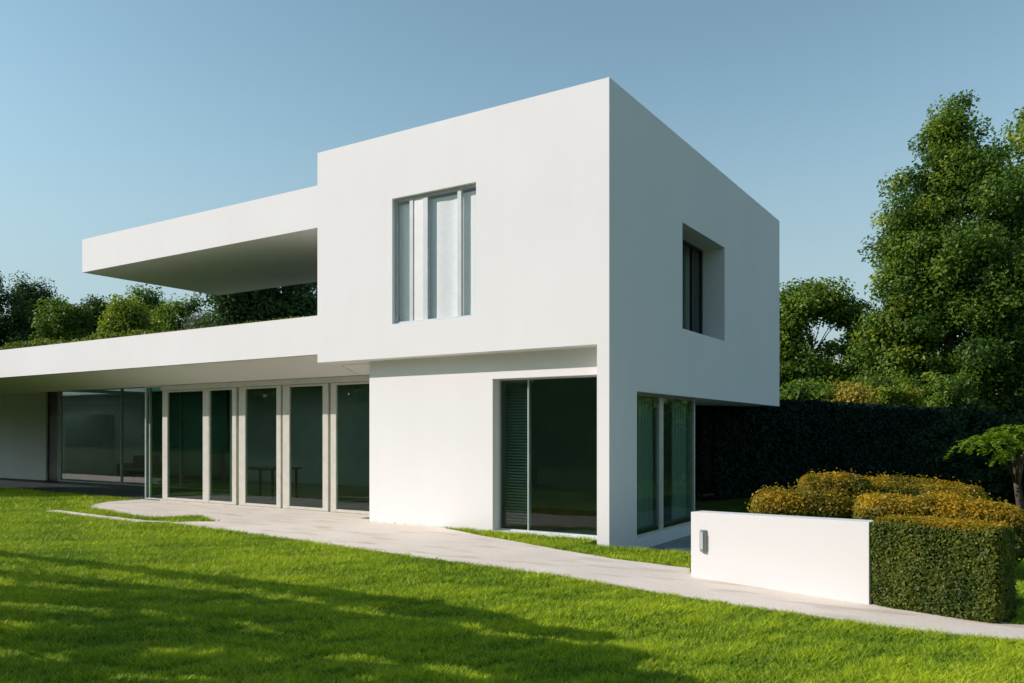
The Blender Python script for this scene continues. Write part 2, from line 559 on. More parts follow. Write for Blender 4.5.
def grass():
    PX, PY, PS = [], [], []
    for d0, d1, dens, sc in ((3.4, 6.2, 13000, 0.85), (6.2, 8.5, 9500, 1.0), (8.5, 12, 5200, 1.3), (12, 17, 2600, 1.8), (17, 28, 1300, 2.4)):
        w0 = d1 * 0.72 + 2.2
        n = int((d1 - d0) * 2 * w0 * dens * 0.8)
        d = d0 + (d1 - d0) * RNG.random(n); l = (RNG.random(n) * 2 - 1) * w0
        k = np.abs(l) < d * 0.66 + 2.0
        d, l = d[k], l[k]
        PX.append(CAM[0] + d * FX + l * RX); PY.append(CAM[1] + d * FY + l * RY); PS.append(np.full(len(d), sc))
    x, y, sc = map(np.concatenate, (PX, PY, PS))
    jx = x + RNG.normal(size=len(x)) * 0.012; jy = y + RNG.normal(size=len(x)) * 0.012
    bad = np.zeros(len(x), bool)
    for poly in (PATH, PATIO, STRIP, DECK): bad |= inside(poly, jx, jy)
    bad |= (x > COURT[0] - 0.05) & (x < COURT[1]) & (y > COURT[2]) & (y < COURT[3])
    bad |= (x > -18) & (x < 0.02) & (y > 1.1)
    bad |= (x > -5.6) & (x < 0.0) & (y > 0.41)
    bad |= (x > -0.19) & (x < 0.02) & (y > 0.0)
    bad |= (y > 1.25) & (x < 0)
    bad |= inside([(1.93, -1.9), (3.83, -2.42), (4.92, -2.64), (5.1, -1.2), (1.98, -1.7)], x, y)
    k = ~bad
    x, y, sc = x[k], y[k], sc[k]
    n = len(x)
    lf = lowfreq(x, y, 1.6, 3); hf = lowfreq(x, y, 7.0, 5); xf = lowfreq(x, y, 16.0, 9) * 0.6 + lowfreq(x, y, 34.0, 10) * 0.6
    h = (0.026 + 0.020 * RNG.random(n)) * (0.55 + 0.45 * sc) * np.clip(1 + 0.3 * hf + 0.5 * xf, 0.3, 2)
    wd = 0.0035 * sc * (0.8 + 0.5 * RNG.random(n))
    a = RNG.random(n) * 6.283
    lean = h * (0.6 + 1.1 * RNG.random(n)); la = a + RNG.normal(size=n) * 1.2
    b = np.stack([x, y, np.full(n, 0.0)], 1)
    s = np.stack([-np.sin(a), np.cos(a), np.zeros(n)], 1) * wd[:, None]
    tip = b + np.stack([np.cos(la) * lean, np.sin(la) * lean, h], 1)
    V = np.stack([b - s, b + s, tip], 1).reshape(-1, 3)
    t = np.clip(0.52 + 0.32 * lf + 0.42 * hf + 0.4 * xf + RNG.normal(size=n) * 0.3, 0, 1)
    col = mixcol((0.13, 0.27, 0.014), (0.50, 0.62, 0.026), t)
    dry = RNG.random(n) < 0.05 + 0.03 * np.clip(lf, 0, 1)
    col[dry] = mixcol((0.3, 0.32, 0.05), (0.4, 0.35, 0.10), RNG.random(dry.sum()))
    o = bulk_mesh('grass', V, np.arange(n * 3).reshape(n, 3), M['grassblade'], None, np.repeat(col, 3, axis=0))
    tag(o, 'short mown green grass of the front lawn', 'grass', kind='stuff')
    print('blades', n)


grass()

# ------------------------------------------------------------------ the house
house = empty('modern_house', (-3, 4, 0), 'white two storey flat roofed house with long cantilevered slabs and big glass doors', 'house')
ST = M['stucco']
TOP, BOT = 6.69, 2.88
# front wall of the upper box, with the window hole
us = [-5.83, -4.05, -2.31, -0.18]; zs = [BOT, 3.45, 5.58, TOP]
wall_panel('x', 0.0, 0.26, us, zs, lambda i, j: not (i == 1 and j == 1)).build('front_wall', ST, house)
# right hand wall running down to the ground at the corner
us = [0.0, 0.97, 2.9, 5.2, 9.35]; zs = [-0.3, 2.24, 3.41, 5.25, TOP]
wall_panel('y', -0.18, 0.015, us, zs, lambda i, j: (j > 0 or i == 0) and not (i == 2 and j == 2)).build('side_wall', ST, house)
m = MB().box(-5.83, -0.18, 9.15, 9.35, 2.3, TOP)
m.box(-5.83, -5.63, 0.26, 9.15, 3.05, TOP)
m.build('back_wall', ST, house)
MB().box(-5.63, -0.18, 0.26, 9.15, TOP - 0.25, TOP - 0.06).build('roof', M['roofgravel'], house)
m = MB().box(-5.83, -0.18, 0.26, 4.25, BOT, BOT + 0.16)
m.box(-5.83, -0.18, 4.25, 9.15, 2.245, BOT + 0.16)
m.build('soffit', ST, house)
# deep niche of the side window
m = MB()
m.box(-0.52, -0.18, 2.74, 2.9, 3.25, 5.41); m.box(-0.52, -0.18, 5.2, 5.36, 3.25, 5.41)
m.box(-0.52, -0.18, 2.9, 5.2, 3.25, 3.41); m.box(-0.52, -0.18, 2.9, 5.2, 5.25, 5.41)
m.build('window_niche', ST, house)
# roof canopy, terrace slab
MB().box(-13.5, -5.83, 0.0, 3.75, 5.335, 6.1).build('roof_canopy', ST, house)
FILL_OPENINGS = [(-29.5, -23.0), (-21.0, -17.0), (-15.0, -11.2), (-10.0, -6.6)]        # unseen roof openings added to brighten the rooms
m = MB().box(-34, -5.83, 0.0, 4.9, 3.03, 3.735).box(-34, -5.83, 6.4, 7.9, 3.03, 3.735)
g = MB().box(-33.8, -5.85, 0.2, 4.8, 3.737, 3.76).box(-33.8, -5.85, 6.5, 7.7, 3.737, 3.76)
xx = [-34] + [q for p in FILL_OPENINGS for q in p] + [-5.83]
for a_, b_ in zip(xx[::2], xx[1::2]): m.box(a_, b_, 4.9, 6.4, 3.03, 3.735)
m.build('terrace_slab', ST, house)
for a_, b_ in FILL_OPENINGS: MB().box(a_, b_, 4.9, 6.4, 3.70, 3.72).build('added_roof_light', M['frosted'], house)
g.build('green_roof', M['sedum'], house)
# lower front wall with the big window opening
us = [-4.86, -2.21, -0.18]; zs = [-0.06, 0.03, 2.47, BOT]
wall_panel('x', 0.32, 0.57, us, zs, lambda i, j: not (i == 1 and j == 1)).build('lower_wall', ST, house)
# cross walls and bulkhead
m = MB().box(-5.61, -5.41, 1.33, 7.5, -0.06, BOT).box(-4.86, -4.72, 0.57, 1.33, -0.06, BOT).box(-5.61, -4.72, 1.33, 1.5, -0.06, BOT)
m.build('cross_wall', ST, house)
m = MB()                                             # soffit dropping from the slab edge to the door head
for (x0_, x1_, z0_) in ((-33.9, -5.84, 3.024), (-5.82, -4.87, 2.875)):
    ya = 0.06 if x0_ < -6 else 0.6
    q_ = [(ya, z0_), (1.12, 2.715), (1.28, 2.715), (1.28, z0_)]
    n_ = len(m.v)
    m.v += [(x0_, y_, z_) for y_, z_ in q_] + [(x1_, y_, z_) for y_, z_ in q_]
    m.f += [tuple(n_ + i for i in f_) for f_ in ((0, 1, 2, 3), (7, 6, 5, 4), (0, 4, 5, 1), (1, 5, 6, 2), (2, 6, 7, 3), (3, 7, 4, 0))]
m.build('door_soffit', ST, house)
m = MB().box(-34, -22.75, 4.0, 4.2, -0.06, 3.03)
m.build('recessed_wall', ST, house)
m = MB().box(-34, -18.9, 0.25, 0.5, -0.06, 3.03)
# interior shells
m = MB().box(-34, -5.41, 7.5, 7.7, -0.06, 3.03)
m.box(-0.5, -0.3, 4.25, 4.4, -0.3, 2.3); m.box(-5.41, -0.5, 4.25, 4.4, -0.06, BOT)
m.build('rear_wall', ST, house)
m = MB().box(-5.40, -0.31, 4.18, 4.24, 0.02, 2.85); m.box(-4.70, -4.66, 0.67, 4.17, 0.02, 2.85)
m.box(-33.5, -5.65, 7.42, 7.49, 0.02, 3.0); m.box(-5.69, -5.62, 1.3, 7.4, 0.02, 3.0)
m.box(-33.5, -33.4, 4.25, 7.41, 0.02, 3.0); m.box(-24.6, -24.45, 5.6, 7.41, 0.02, 2.3)
m.build('interior_wall', M['interior'], house)
m = MB().box(-5.40, -0.31, 0.67, 4.17, -0.1, 0.02); m.box(-12.84, -5.70, 1.3, 7.4, -0.05, 0.015); m.box(-33.4, -12.85, 4.21, 7.4, -0.05, 0.02)
m.build('floor', M['floor_in'], house)
# side glass sill and head
MB().box(-0.42, -0.18, 0.97, 4.25, CZ - 0.02, -0.1).build('sill', ST, house)
# corner of living room wing, hidden return
MB().box(-12.93, -12.86, 4.0, 4.2, 0, 3.03).build('corner_post', M['alu'], house)


def window(parent, axis, p, u0, u1, z0, z1, mull, fr, depth, fmat, gmat, name='window', dirn=1):
    """framed window; the frame object carries its pane(s) as sub-part"""
    def bx(m, a0, a1, q0, q1, c0, c1):
        if axis == 'x': m.box(a0, a1, q0, q1, c0, c1)
        else: m.box(q0, q1, a0, a1, c0, c1)
    m = MB()
    q0, q1 = p, p + depth
    bx(m, u0, u1, q0, q1, z1 - fr, z1); bx(m, u0, u1, q0, q1, z0, z0 + fr)
    ul = [u0] + [x for mm in mull for x in (mm[0], mm[1])] + [u1]
    bx(m, u0, u0 + fr, q0, q1, z0 + fr, z1 - fr); bx(m, u1 - fr, u1, q0, q1, z0 + fr, z1 - fr)
    for mm in mull: bx(m, mm[0], mm[1], q0 + 0.003, q1 - 0.003, z0 + fr, z1 - fr)
    w_ = m.build(name, fmat, parent)
    spans = []
    a = u0 + fr
    for mm in mull:
        spans.append((a, mm[0])); a = mm[1]
    spans.append((a, u1 - fr))
    c = (q0 + q1) / 2
    for s in spans:
        g = MB(); bx(g, s[0], s[1], c - 0.006, c + 0.006, z0 + fr, z1 - fr)
        g.build('pane', gmat, w_)
    return w_


# upper front window
window(house, 'x', 0.07, -4.05, -2.31, 3.45, 5.58, [(-3.73, -3.655), (-3.44, -3.345), (-2.73, -2.655)], 0.04, 0.06, M['greyalu'], M['clear'])
MB().box(-3.652, -3.443, 0.085, 0.115, 3.492, 5.538).build('mullion', M['whitealu'], house)
# upper side window (dark, at the back of its niche)
window(house, 'y', -0.50, 2.9, 5.2, 3.41, 5.25, [(4.62, 4.68)], 0.05, 0.07, M['darkalu'], M['glass'])
# lower front window
window(house, 'x', 0.49, -2.21, -0.18, 0.03, 2.47, [(-1.655, -1.64)], 0.02, 0.06, M['greyalu'], M['glass'])
# side window on the sunken court
window(house, 'y', -0.33, 0.97, 4.25, -0.1, 2.26, [(2.52, 2.70)], 0.05, 0.08, M['alu'], M['glass'])
# recessed glazing at the back of the terrace
window(house, 'x', 4.04, -22.1, -12.93, 0.0, 3.03, [(-22.0, -21.95), (-18.53, -18.49), (-15.6, -15.55)], 0.035, 0.09, M['alu'], M['glass'])
MB().box(-22.75, -22.1, 4.06, 4.16, 0.0, 3.03).build('shutter_panel', M['darkalu'], house)
window(house, 'x', 1.17, -12.86, -12.14, 0.02, 2.71, [], 0.025, 0.07, M['greyalu'], M['glass'])
window(house, 'y', -12.9, 1.3, 4.0, 0.02, 3.03, [], 0.05, 0.05, M['alu'], M['glass'])

# five tall sliding doors in one track
m = MB().box(-12.14, -4.93, 1.10, 1.30, 2.60, 2.71)
m.build('door_head', M['alu'], house)
MB().box(-12.14, -4.93, 1.08, 1.32, -0.03, 0.03).build('door_track', M['alu'], house)
doors = [(-12.13, -10.44, 0.19, 0.20), (-10.43, -9.50, 0.02, 0.13), (-9.41, -8.09, 0.21, 0.13), (-8.03, -6.72, 0.20, 0.15), (-6.65, -4.93, 0.15, 0.10)]
for i, (a, b, sl_, sr_) in enumerate(doors):
    y0 = 1.14
    m = MB()
    m.box(a, a + sl_, y0, y0 + 0.06, 0.035, 2.595)
    m.box(b - sr_, b, y0, y0 + 0.06, 0.035, 2.595)
    m.box(a + sl_, b - sr_, y0 + 0.004, y0 + 0.056, 0.035, 0.09)
    m.box(a + sl_, b - sr_, y0 + 0.004, y0 + 0.056, 2.55, 2.595)
    dr = m.build('sliding_door', M['alu'], house, bevel=0.004)
    MB().box(a + sl_, b - sr_, y0 + 0.024, y0 + 0.036, 0.09, 2.55).build('pane', M['glass'], dr)


# ------------------------------------------------------------------ things in the rooms
def curtain(name, label, axis, p, u0, u1, z0, z1, amp, waves, mat, group=None):
    n = int(waves * 14)
    m = MB()
    for s_ in (0, 1):
        for i in range(n + 1):
            f = i / n
            u = u0 + (u1 - u0) * f
            for z, k in ((z1, 0.8), ((z0 + z1) / 2, 1.0), (z0, 1.15)):
                q = p + math.sin(f * waves * 6.283 + 0.7 * math.sin(f * 9)) * amp * k + s_ * 0.004
                m.v.append((u, q, z) if axis == 'x' else (q, u, z))
    st = (n + 1) * 3
    for i in range(n):
        for j in range(2):
            a = i * 3 + j
            m.f.append((a, a + 1, a + 4, a + 3)); m.f.append((st + a, st + a + 3, st + a + 4, st + a + 1))
    o = m.build(name, mat, None, smooth=True)
    return tag(o, label, 'curtain', group)


curtain('curtain', 'narrow white curtain behind the left pane of the upper front window', 'x', 0.165, -4.03, -3.47, 3.47, 5.5, 0.007, 3, M['curtain'])
curtain('curtain', 'wide white curtain behind the right pane of the upper front window', 'x', 0.165, -3.38, -2.34, 3.47, 5.5, 0.006, 3, M['curtain'])
curtain('curtain', 'dim curtain behind the glass of the upper side window', 'y', -0.62, 4.7, 4.95, 3.45, 5.2, 0.03, 3, M['curtain2'])
curtain('curtain', 'beige curtain hanging behind the ground floor side window', 'y', -0.40, 1.95, 2.58, 0.03, 2.24, 0.035, 5, M['curtain2'])
curtain('curtain', 'pale curtain at the far end of the ground floor side window', 'y', -0.40, 3.45, 4.15, 0.03, 2.24, 0.035, 5, M['curtain2'])
curtain('curtain', 'pale curtain drawn beside the second sliding door', 'x', 1.45, -10.1, -9.7, 0.03, 2.9, 0.035, 4, M['curtain2'])
# slatted blind in the lower front window
bl = empty('venetian_blind', (-1.95, 0.72, 2.4), 'slatted blind lowered at the left of the ground floor front window', 'blind')
m = MB()
for k in range(48):
    z = 0.12 + k * 0.048
    m.quad((-2.2, 0.70, z), (-1.72, 0.70, z), (-1.72, 0.735, z + 0.022), (-2.2, 0.735, z + 0.022))
m.build('slats', M['curtain2'], bl)
MB().box(-2.22, -1.70, 0.69, 0.75, 2.42, 2.46).build('head_rail', M['alu'], bl)


def armchair(loc, rz, label):
    r = empty('armchair', (0, 0, 0), label, 'armchair')
    MB().box(-0.4, 0.4, -0.38, 0.38, 0.2, 0.42).build('seat', M['fabric'], r, bevel=0.05)
    MB().box(-0.4, 0.4, 0.28, 0.45, 0.3, 0.85).build('backrest', M['fabric'], r, bevel=0.05)
    for s in (-1, 1): MB().box(s * 0.5 - 0.09, s * 0.5 + 0.09, -0.38, 0.42, 0.2, 0.6).build('armrest', M['fabric'], r, bevel=0.04)
    for sx in (-1, 1):
        for sy in (-1, 1): MB().tube([(sx * 0.42, sy * 0.3, 0), (sx * 0.4, sy * 0.28, 0.21)], [0.018, 0.025]).build('leg', M['wood'], r)
    r.location = loc; r.rotation_euler = (0, 0, rz)
    return r


armchair((-19.3, 5.2, 0.02), 0.5, 'dark armchair behind the recessed glass on the left')
t = empty('dining_table', (-10.6, 3.0, 0.02), 'dark table inside behind the first two sliding doors', 'table')
MB().box(-11.4, -9.9, 2.5, 3.4, 0.72, 0.76).build('table_top', M['wood'], t)
for x in (-11.3, -10.0):
    for y in (2.58, 3.32): MB().tube([(x, y, 0.02), (x, y, 0.72)], [0.025, 0.035]).build('leg', M['wood'], t)
s_ = empty('sideboard', (-19.2, 7.2, 0.02), 'pale sideboard against the rear wall behind the recessed glass', 'sideboard')
MB().box(-20.6, -18.0, 7.0, 7.41, 0.15, 1.0).build('cabinet', M['curtain2'], s_)
for x in (-20.5, -18.1): MB().box(x - 0.03, x + 0.03, 7.05, 7.35, 0.02, 0.15).build('leg', M['wood'], s_)

# ------------------------------------------------------------------ low garden wall and its lamp
A = Vector((1.93, -1.91, 0)); Bv = Vector((3.83, -2.42, 0))
dW = (Bv - A).normalized(); nW = Vector((-dW.y, dW.x, 0))
p0, p1 = A, Bv
q0, q1 = A + nW * 0.22, Bv + nW * 0.22
mv = MB()
for p, h in ((p0, 0.73), (p1, 0.775), (q1, 0.775), (q0, 0.73)): mv.v += [(p.x, p.y, -0.05), (p.x, p.y, h)]
mv.f = [(0, 2, 3, 1), (2, 4, 5, 3), (4, 6, 7, 5), (6, 0, 1, 7), (1, 3, 5, 7), (0, 6, 4, 2)]
tag(mv.build('garden_wall', M['stucco_toned'], None, bevel=0.006), 'low white rendered garden wall between the path and the golden shrubs', 'wall')
c = A + dW * 0.165
lamp = empty('wall_lamp', (c.x, c.y, 0.42), 'small grey lamp fixed near the left end of the low white wall', 'lamp')
m = MB()
pr = []
for k in range(9):
    w_ = math.pi * k / 8
    pr.append(c + dW * (math.cos(w_) * 0.042) - nW * (math.sin(w_) * 0.045 - 0.0))
for z in (0.31, 0.545): m.v += [(p.x, p.y, z) for p in pr]
m.f = [(k, k + 1, k + 10, k + 9) for k in range(8)] + [tuple(range(9, 18)), tuple(reversed(range(9))), (8, 0, 9, 17)]
m.build('housing', M['lamp'], lamp)
m = MB()
e = [c + dW * (s * 0.022) - nW * d for d in (0.040, 0.050) for s in (-1, 1)]
for z in (0.34, 0.52): m.v += [(p.x, p.y, z) for p in e]
m.f = [(0, 1, 5, 4), (1, 3, 7, 5), (3, 2, 6, 7), (2, 0, 4, 6), (4, 5, 7, 6), (0, 2, 3, 1)]
m.build('lens', M['lens'], lamp)


# ------------------------------------------------------------------ clipped hedges and shrubs
def lump(x, s, seed):
    r = np.random.default_rng(seed); o = np.zeros(len(x))
    for k in range(6):
        d = unit(r.normal(size=(1, 3)))[0]; o += np.sin(x @ d * s * (0.6 + 1.4 * r.random()) + r.random() * 6.28)
    return o / 6


def shrub(name, label, cat, centre, u, half, z0, z1, n, lsize, pal, seed, group=None, power=4.0, lumpy=0.06, gold=None, mat='leaf', thick=0.09, sprig=0.03):
    """clipped mass: superellipsoid with leaves through its outer layer; u = its long direction in plan"""
    u = Vector((u[0], u[1], 0)).normalized(); vv = Vector((-u.y, u.x, 0))
    root = empty(name, (centre[0], centre[1], z0), label, cat, group)
    hz = (z1 - z0) / 2
    H = np.array([half[0], half[1], hz])
    # even sampling on the box, pulled to the superellipsoid
    areas = np.array([H[1] * H[2], H[1] * H[2], H[0] * H[2], H[0] * H[2], H[0] * H[1]])
    fc = RNG.choice(5, size=n, p=areas / areas.sum())
    q = RNG.random((n, 3)) * 2 - 1
    for k, (axn, sg) in enumerate(((0, 1), (0, -1), (1, 1), (1, -1), (2, 1))): q[fc == k, axn] = sg
    nrm = np.sign(q) * np.abs(q) ** (power * 1.5)
    rad = (np.abs(q) ** power).sum(1, keepdims=True) ** (1 / power)
    q = q / rad
    nl = unit(nrm / H)
    L = q * H
    lm = lump(L, 5.0, seed) * lumpy + lump(L, 16.0, seed + 1) * lumpy * 0.5
    depth = RNG.random(n) ** 1.6 * thick
    spr = (RNG.random(n) < 0.22) * RNG.random(n) * np.clip(lump(L, 30.0, seed + 6) * 2.2 + 0.25, 0, 1) * sprig
    L = L + nl * (lm - depth + 0.02 + spr)[:, None]
    Rm = np.array([[u.x, vv.x, 0], [u.y, vv.y, 0], [0, 0, 1]])
    P = L @ Rm.T + np.array([centre[0], centre[1], z0 + hz])
    P[:, 2] = np.maximum(P[:, 2], z0 + 0.01)
    Nn = (nl @ Rm.T) * 0.9 + RNG.normal(size=(n, 3)) * 0.55 + np.array([0, 0, 0.25])
    t = np.clip(0.5 + lump(P, 14, seed + 2) * 0.6 + RNG.normal(size=n) * 0.22, 0, 1)
    col = mixcol(pal[0], pal[1], t)
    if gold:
        g = np.clip((L[:, 2] / hz - gold[1]) * gold[2], 0, 1) * np.clip(0.75 + lump(P, 9, seed + 4) * 0.9 + RNG.normal(size=n) * 0.25, 0, 1)  # golden leaf colour; gathering it on top puts the sunlit tops into the colour
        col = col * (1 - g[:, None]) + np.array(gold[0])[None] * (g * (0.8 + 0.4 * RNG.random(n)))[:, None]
    col *= (0.75 + 0.5 * RNG.random((n, 1)))
    leaf_object('foliage', P, Nn, lsize * (0.6 + 0.8 * RNG.random(n)), col, M[mat], root, 0.6)
    # woody inside
    bm = bmesh.new()
    bmesh.ops.create_icosphere(bm, subdivisions=4, radius=1)
    for v in bm.verts:
        c_ = np.array(v.co)
        c_ = c_ / (np.abs(c_) ** power).sum() ** (1 / power)
        l = c_ * (H - min(thick * 0.75, H.min() * 0.5))
        l = l + c_ * lump(l[None], 5.0, seed)[0] * lumpy * 0.8
        w_ = Rm @ l + np.array([centre[0], centre[1], z0 + hz])
        v.co = (w_[0], w_[1], max(w_[2], z0 - 0.02))
    me = bpy.data.meshes.new('branches'); bm.to_mesh(me); bm.free(); me.materials.append(M['core'])
    link(bpy.data.objects.new('branches', me), root)
    return root


# hedge block continuing the line of the white wall
hc = (A + Bv) * 0.5
h0 = Bv + dW * 0.02; h1 = Vector((4.86, -2.69, 0)); dH = (h1 - h0).normalized(); nH = Vector((-dH.y, dH.x, 0))
cc = (h0 + h1) * 0.5 + nH * 0.22
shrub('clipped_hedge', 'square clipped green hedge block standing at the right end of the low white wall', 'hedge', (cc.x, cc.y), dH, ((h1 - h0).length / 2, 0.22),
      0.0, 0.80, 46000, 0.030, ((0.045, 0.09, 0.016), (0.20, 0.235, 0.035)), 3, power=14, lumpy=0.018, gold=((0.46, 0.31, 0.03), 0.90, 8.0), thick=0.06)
GP = ((0.04, 0.075, 0.014), (0.16, 0.18, 0.028))
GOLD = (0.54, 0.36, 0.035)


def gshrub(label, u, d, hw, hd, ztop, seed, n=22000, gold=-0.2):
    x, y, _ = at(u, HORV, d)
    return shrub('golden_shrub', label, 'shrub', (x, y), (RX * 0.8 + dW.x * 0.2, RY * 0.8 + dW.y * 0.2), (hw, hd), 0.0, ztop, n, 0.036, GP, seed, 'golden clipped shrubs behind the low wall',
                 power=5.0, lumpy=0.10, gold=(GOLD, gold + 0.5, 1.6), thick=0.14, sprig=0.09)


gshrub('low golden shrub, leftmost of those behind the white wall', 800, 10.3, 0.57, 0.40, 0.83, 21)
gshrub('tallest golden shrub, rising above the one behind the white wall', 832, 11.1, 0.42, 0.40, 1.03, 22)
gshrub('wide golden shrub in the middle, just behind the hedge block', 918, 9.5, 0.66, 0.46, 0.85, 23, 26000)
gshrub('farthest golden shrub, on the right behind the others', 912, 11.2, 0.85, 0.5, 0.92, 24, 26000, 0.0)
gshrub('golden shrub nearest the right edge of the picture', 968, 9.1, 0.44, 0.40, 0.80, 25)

# tall dark hedge behind
ha = Vector((-1.2, 7.6, 0)); hb = Vector((4.6, 29.5, 0))
hm = (ha + hb) * 0.5
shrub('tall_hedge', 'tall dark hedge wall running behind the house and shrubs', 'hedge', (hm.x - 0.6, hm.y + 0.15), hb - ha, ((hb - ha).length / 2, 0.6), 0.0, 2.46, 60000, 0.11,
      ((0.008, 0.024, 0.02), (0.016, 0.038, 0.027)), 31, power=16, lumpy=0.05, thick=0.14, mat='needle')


# ------------------------------------------------------------------ small feathery tree at the right edge
def frond_tree():
    bx, by, _ = at(1019, 545, 10.4)
    root = empty('feathery_tree', (bx, by, 0), 'small bright tree with feathery drooping fronds at the right edge, thin stem', 'tree')
    m = MB()
    heads = []
    stem = [(bx, by, -0.05), (bx + 0.03, by, 0.5), (bx - 0.02, by, 0.95), (bx + 0.03, by, 1.3)]
    m.tube(stem, [0.055, 0.045, 0.04, 0.03], 8)
    for (u, v, d) in ((986, 440, 10.2), (1008, 432, 10.6), (1030, 434, 10.4), (1018, 452, 10.1)):
        e = at(u, v, d)
        m.tube([stem[2], ((stem[2][0] + e[0]) / 2, (stem[2][1] + e[1]) / 2, e[2] - 0.22), (e[0], e[1], e[2])], [0.03, 0.02, 0.012], 6)
        heads.append(np.array(e))
    m.build('trunk', M['bark'], root, smooth=True)
    Ps, Ns, Ss, Cs = [], [], [], []
    for hd in heads:
        for k in range(13):
            az = 6.283 * k / 13 + random.random() * 0.4
            L = random.uniform(0.28, 0.5); el = random.uniform(0.1, 0.9)
            dx = np.array([math.cos(az), math.sin(az), 0])
            for i in range(16):
                f = i / 15
                p = hd + dx * L * f * math.cos(el) + np.array([0, 0, L * (math.sin(el) * f - 0.75 * f * f)])
                side = np.cross(dx, [0, 0, 1])
                for s in (-1, 1):
                    for _ in range(2):
                        Ps.append(p + side * s * 0.045 * (1 - 0.6 * f) + RNG.normal(size=3) * 0.012)
                        Ns.append(np.array([0, 0, 1.0]) + RNG.normal(size=3) * 0.35)
                        Ss.append(random.uniform(0.05, 0.085)); Cs.append(np.array((0.17, 0.27, 0.03)) * random.uniform(0.6, 1.5))
    leaf_object('crown', np.array(Ps), np.array(Ns), np.array(Ss), np.array(Cs), M['leaf'], root, 0.4)


frond_tree()

# ------------------------------------------------------------------ trees on the right
GREEN = ((0.04, 0.10, 0.022), (0.19, 0.29, 0.035), (0.30, 0.34, 0.04))
DEEP = ((0.022, 0.055, 0.022), (0.08, 0.145, 0.032))
YEL = ((0.07, 0.13, 0.02), (0.25, 0.32, 0.035), (0.34, 0.35, 0.05))
D1 = 36
b = at(962, HORV, D1)
tree('broadleaf_tree', 'tallest leafy tree, rising at the right above the dark hedge', 'tree', (b[0], b[1], 0),
     [pb(952, 122, 15, 24, D1), pb(946, 145, 24, 22, D1), pb(965, 172, 36, 30, D1), pb(918, 183, 20, 12, D1), pb(922, 212, 40, 18, D1), pb(980, 215, 50, 46, D1), pb(914, 246, 32, 22, D1), pb(950, 262, 56, 36, D1),
      pb(910, 285, 30, 24, D1), pb(985, 292, 58, 50, D1), pb(904, 325, 34, 28, D1), pb(950, 345, 60, 46, D1), pb(1005, 370, 50, 44, D1), pb(896, 366, 38, 26, D1), pb(890, 395, 40, 18, D1)],
     430, 150000, 0.17, GREEN, crad=0.66, trunk_r=0.32, shell=0.45, flat=0.85)
D2 = 39
b = at(1052, HORV, D2)
tree('broadleaf_tree', 'leafy tree partly cut off by the right edge of the picture', 'tree', (b[0], b[1], 0),
     [pb(1042, 135, 22, 32, D2), pb(1050, 200, 42, 50, D2), pb(1045, 290, 52, 60, D2), pb(1055, 370, 60, 50, D2), pb(1012, 225, 16, 50, D2)],
     190, 48000, 0.20, GREEN, crad=0.85, trunk_r=0.3, shell=0.45)
D3 = 38
b = at(815, HORV, D3)
tree('broadleaf_tree', 'rounded tree showing just right of the house, behind the hedge', 'tree', (b[0], b[1], 0),
     [pb(808, 303, 26, 18, D3), pb(790, 325, 18, 14, D3), pb(842, 312, 18, 12, D3), pb(782, 350, 20, 16, D3), pb(845, 345, 16, 10, D3), pb(800, 368, 34, 22, D3), pb(842, 378, 26, 18, D3), pb(760, 380, 30, 30, D3), pb(810, 392, 40, 14, D3)],
     150, 40000, 0.18, GREEN, crad=0.62, trunk_r=0.28, shell=0.5)
D4 = 42
b = at(861, HORV, D4)
tree('slender_conifer', 'narrow dark conifer between the rounded tree and the tall tree', 'tree', (b[0], b[1], 0),
     [pb(861, 318, 4, 14, D4), pb(861, 340, 8, 18, D4), pb(861, 372, 11, 24, D4)], 70, 9000, 0.2, DEEP, crad=0.45, trunk_r=0.15, mat='needle')
for (u, v, ru, rv, d, pal, lab) in ((890, 392, 26, 14, 30.5, YEL, 'yellow green bush under the tall tree, above the dark hedge'),
                                    (848, 400, 13, 8, 28, ((0.3, 0.26, 0.04), (0.5, 0.42, 0.08)), 'small bright yellow bush peeping over the dark hedge'),
                                    (805, 398, 26, 9, 29, GREEN, 'low green bush over the hedge beside the house corner'),
                                    (940, 395, 34, 20, 34, GREEN, 'green bush at the foot of the tall tree'),
                                    (1000, 400, 36, 26, 38, DEEP, 'dark bush at the right, below the tall trees')):
    b = at(u, HORV, d)
    zt = at(u, v - rv, d)[2]
    tree('bush', lab, 'bush', (b[0], b[1], 0), [pb(u, v, ru, rv, d), (b[0], b[1], zt * 0.45, ru * d / FOC, ru * d / FOC, zt * 0.4)], 60, 12000, 0.13, pal, crad=0.4, trunk_r=0.06)

# ------------------------------------------------------------------ trees behind the terrace, left
LEFT = [(-38, 316, 34, 36, 44, DEEP, 'dark tree beyond the left edge of the terrace slab', 26000),
        (2, 322, 24, 30, 43, DEEP, 'leftmost dark tree above the terrace slab', 22000),
        (32, 308, 13, 20, 46, DEEP, 'dark pointed tree second from the left above the terrace slab', 14000),
        (66, 324, 20, 22, 42, GREEN, 'mid green tree above the left part of the terrace slab', 18000),
        (96, 322, 15, 18, 44, DEEP, 'dark green tree in the middle of the row above the terrace slab', 15000),
        (126, 328, 20, 20, 38, YEL, 'yellow green tree in the row above the terrace slab', 17000),
        (146, 322, 17, 21, 43, GREEN, 'green tree right of the yellow green one above the terrace slab', 15000),
        (176, 326, 18, 18, 42, GREEN, 'rounded green tree near the right end of the row above the terrace slab', 15000),
        (205, 334, 14, 14, 40, ((0.06, 0.09, 0.04), (0.17, 0.19, 0.10)), 'small pale tree at the right end of the row, beside the shaded tree', 9000)]
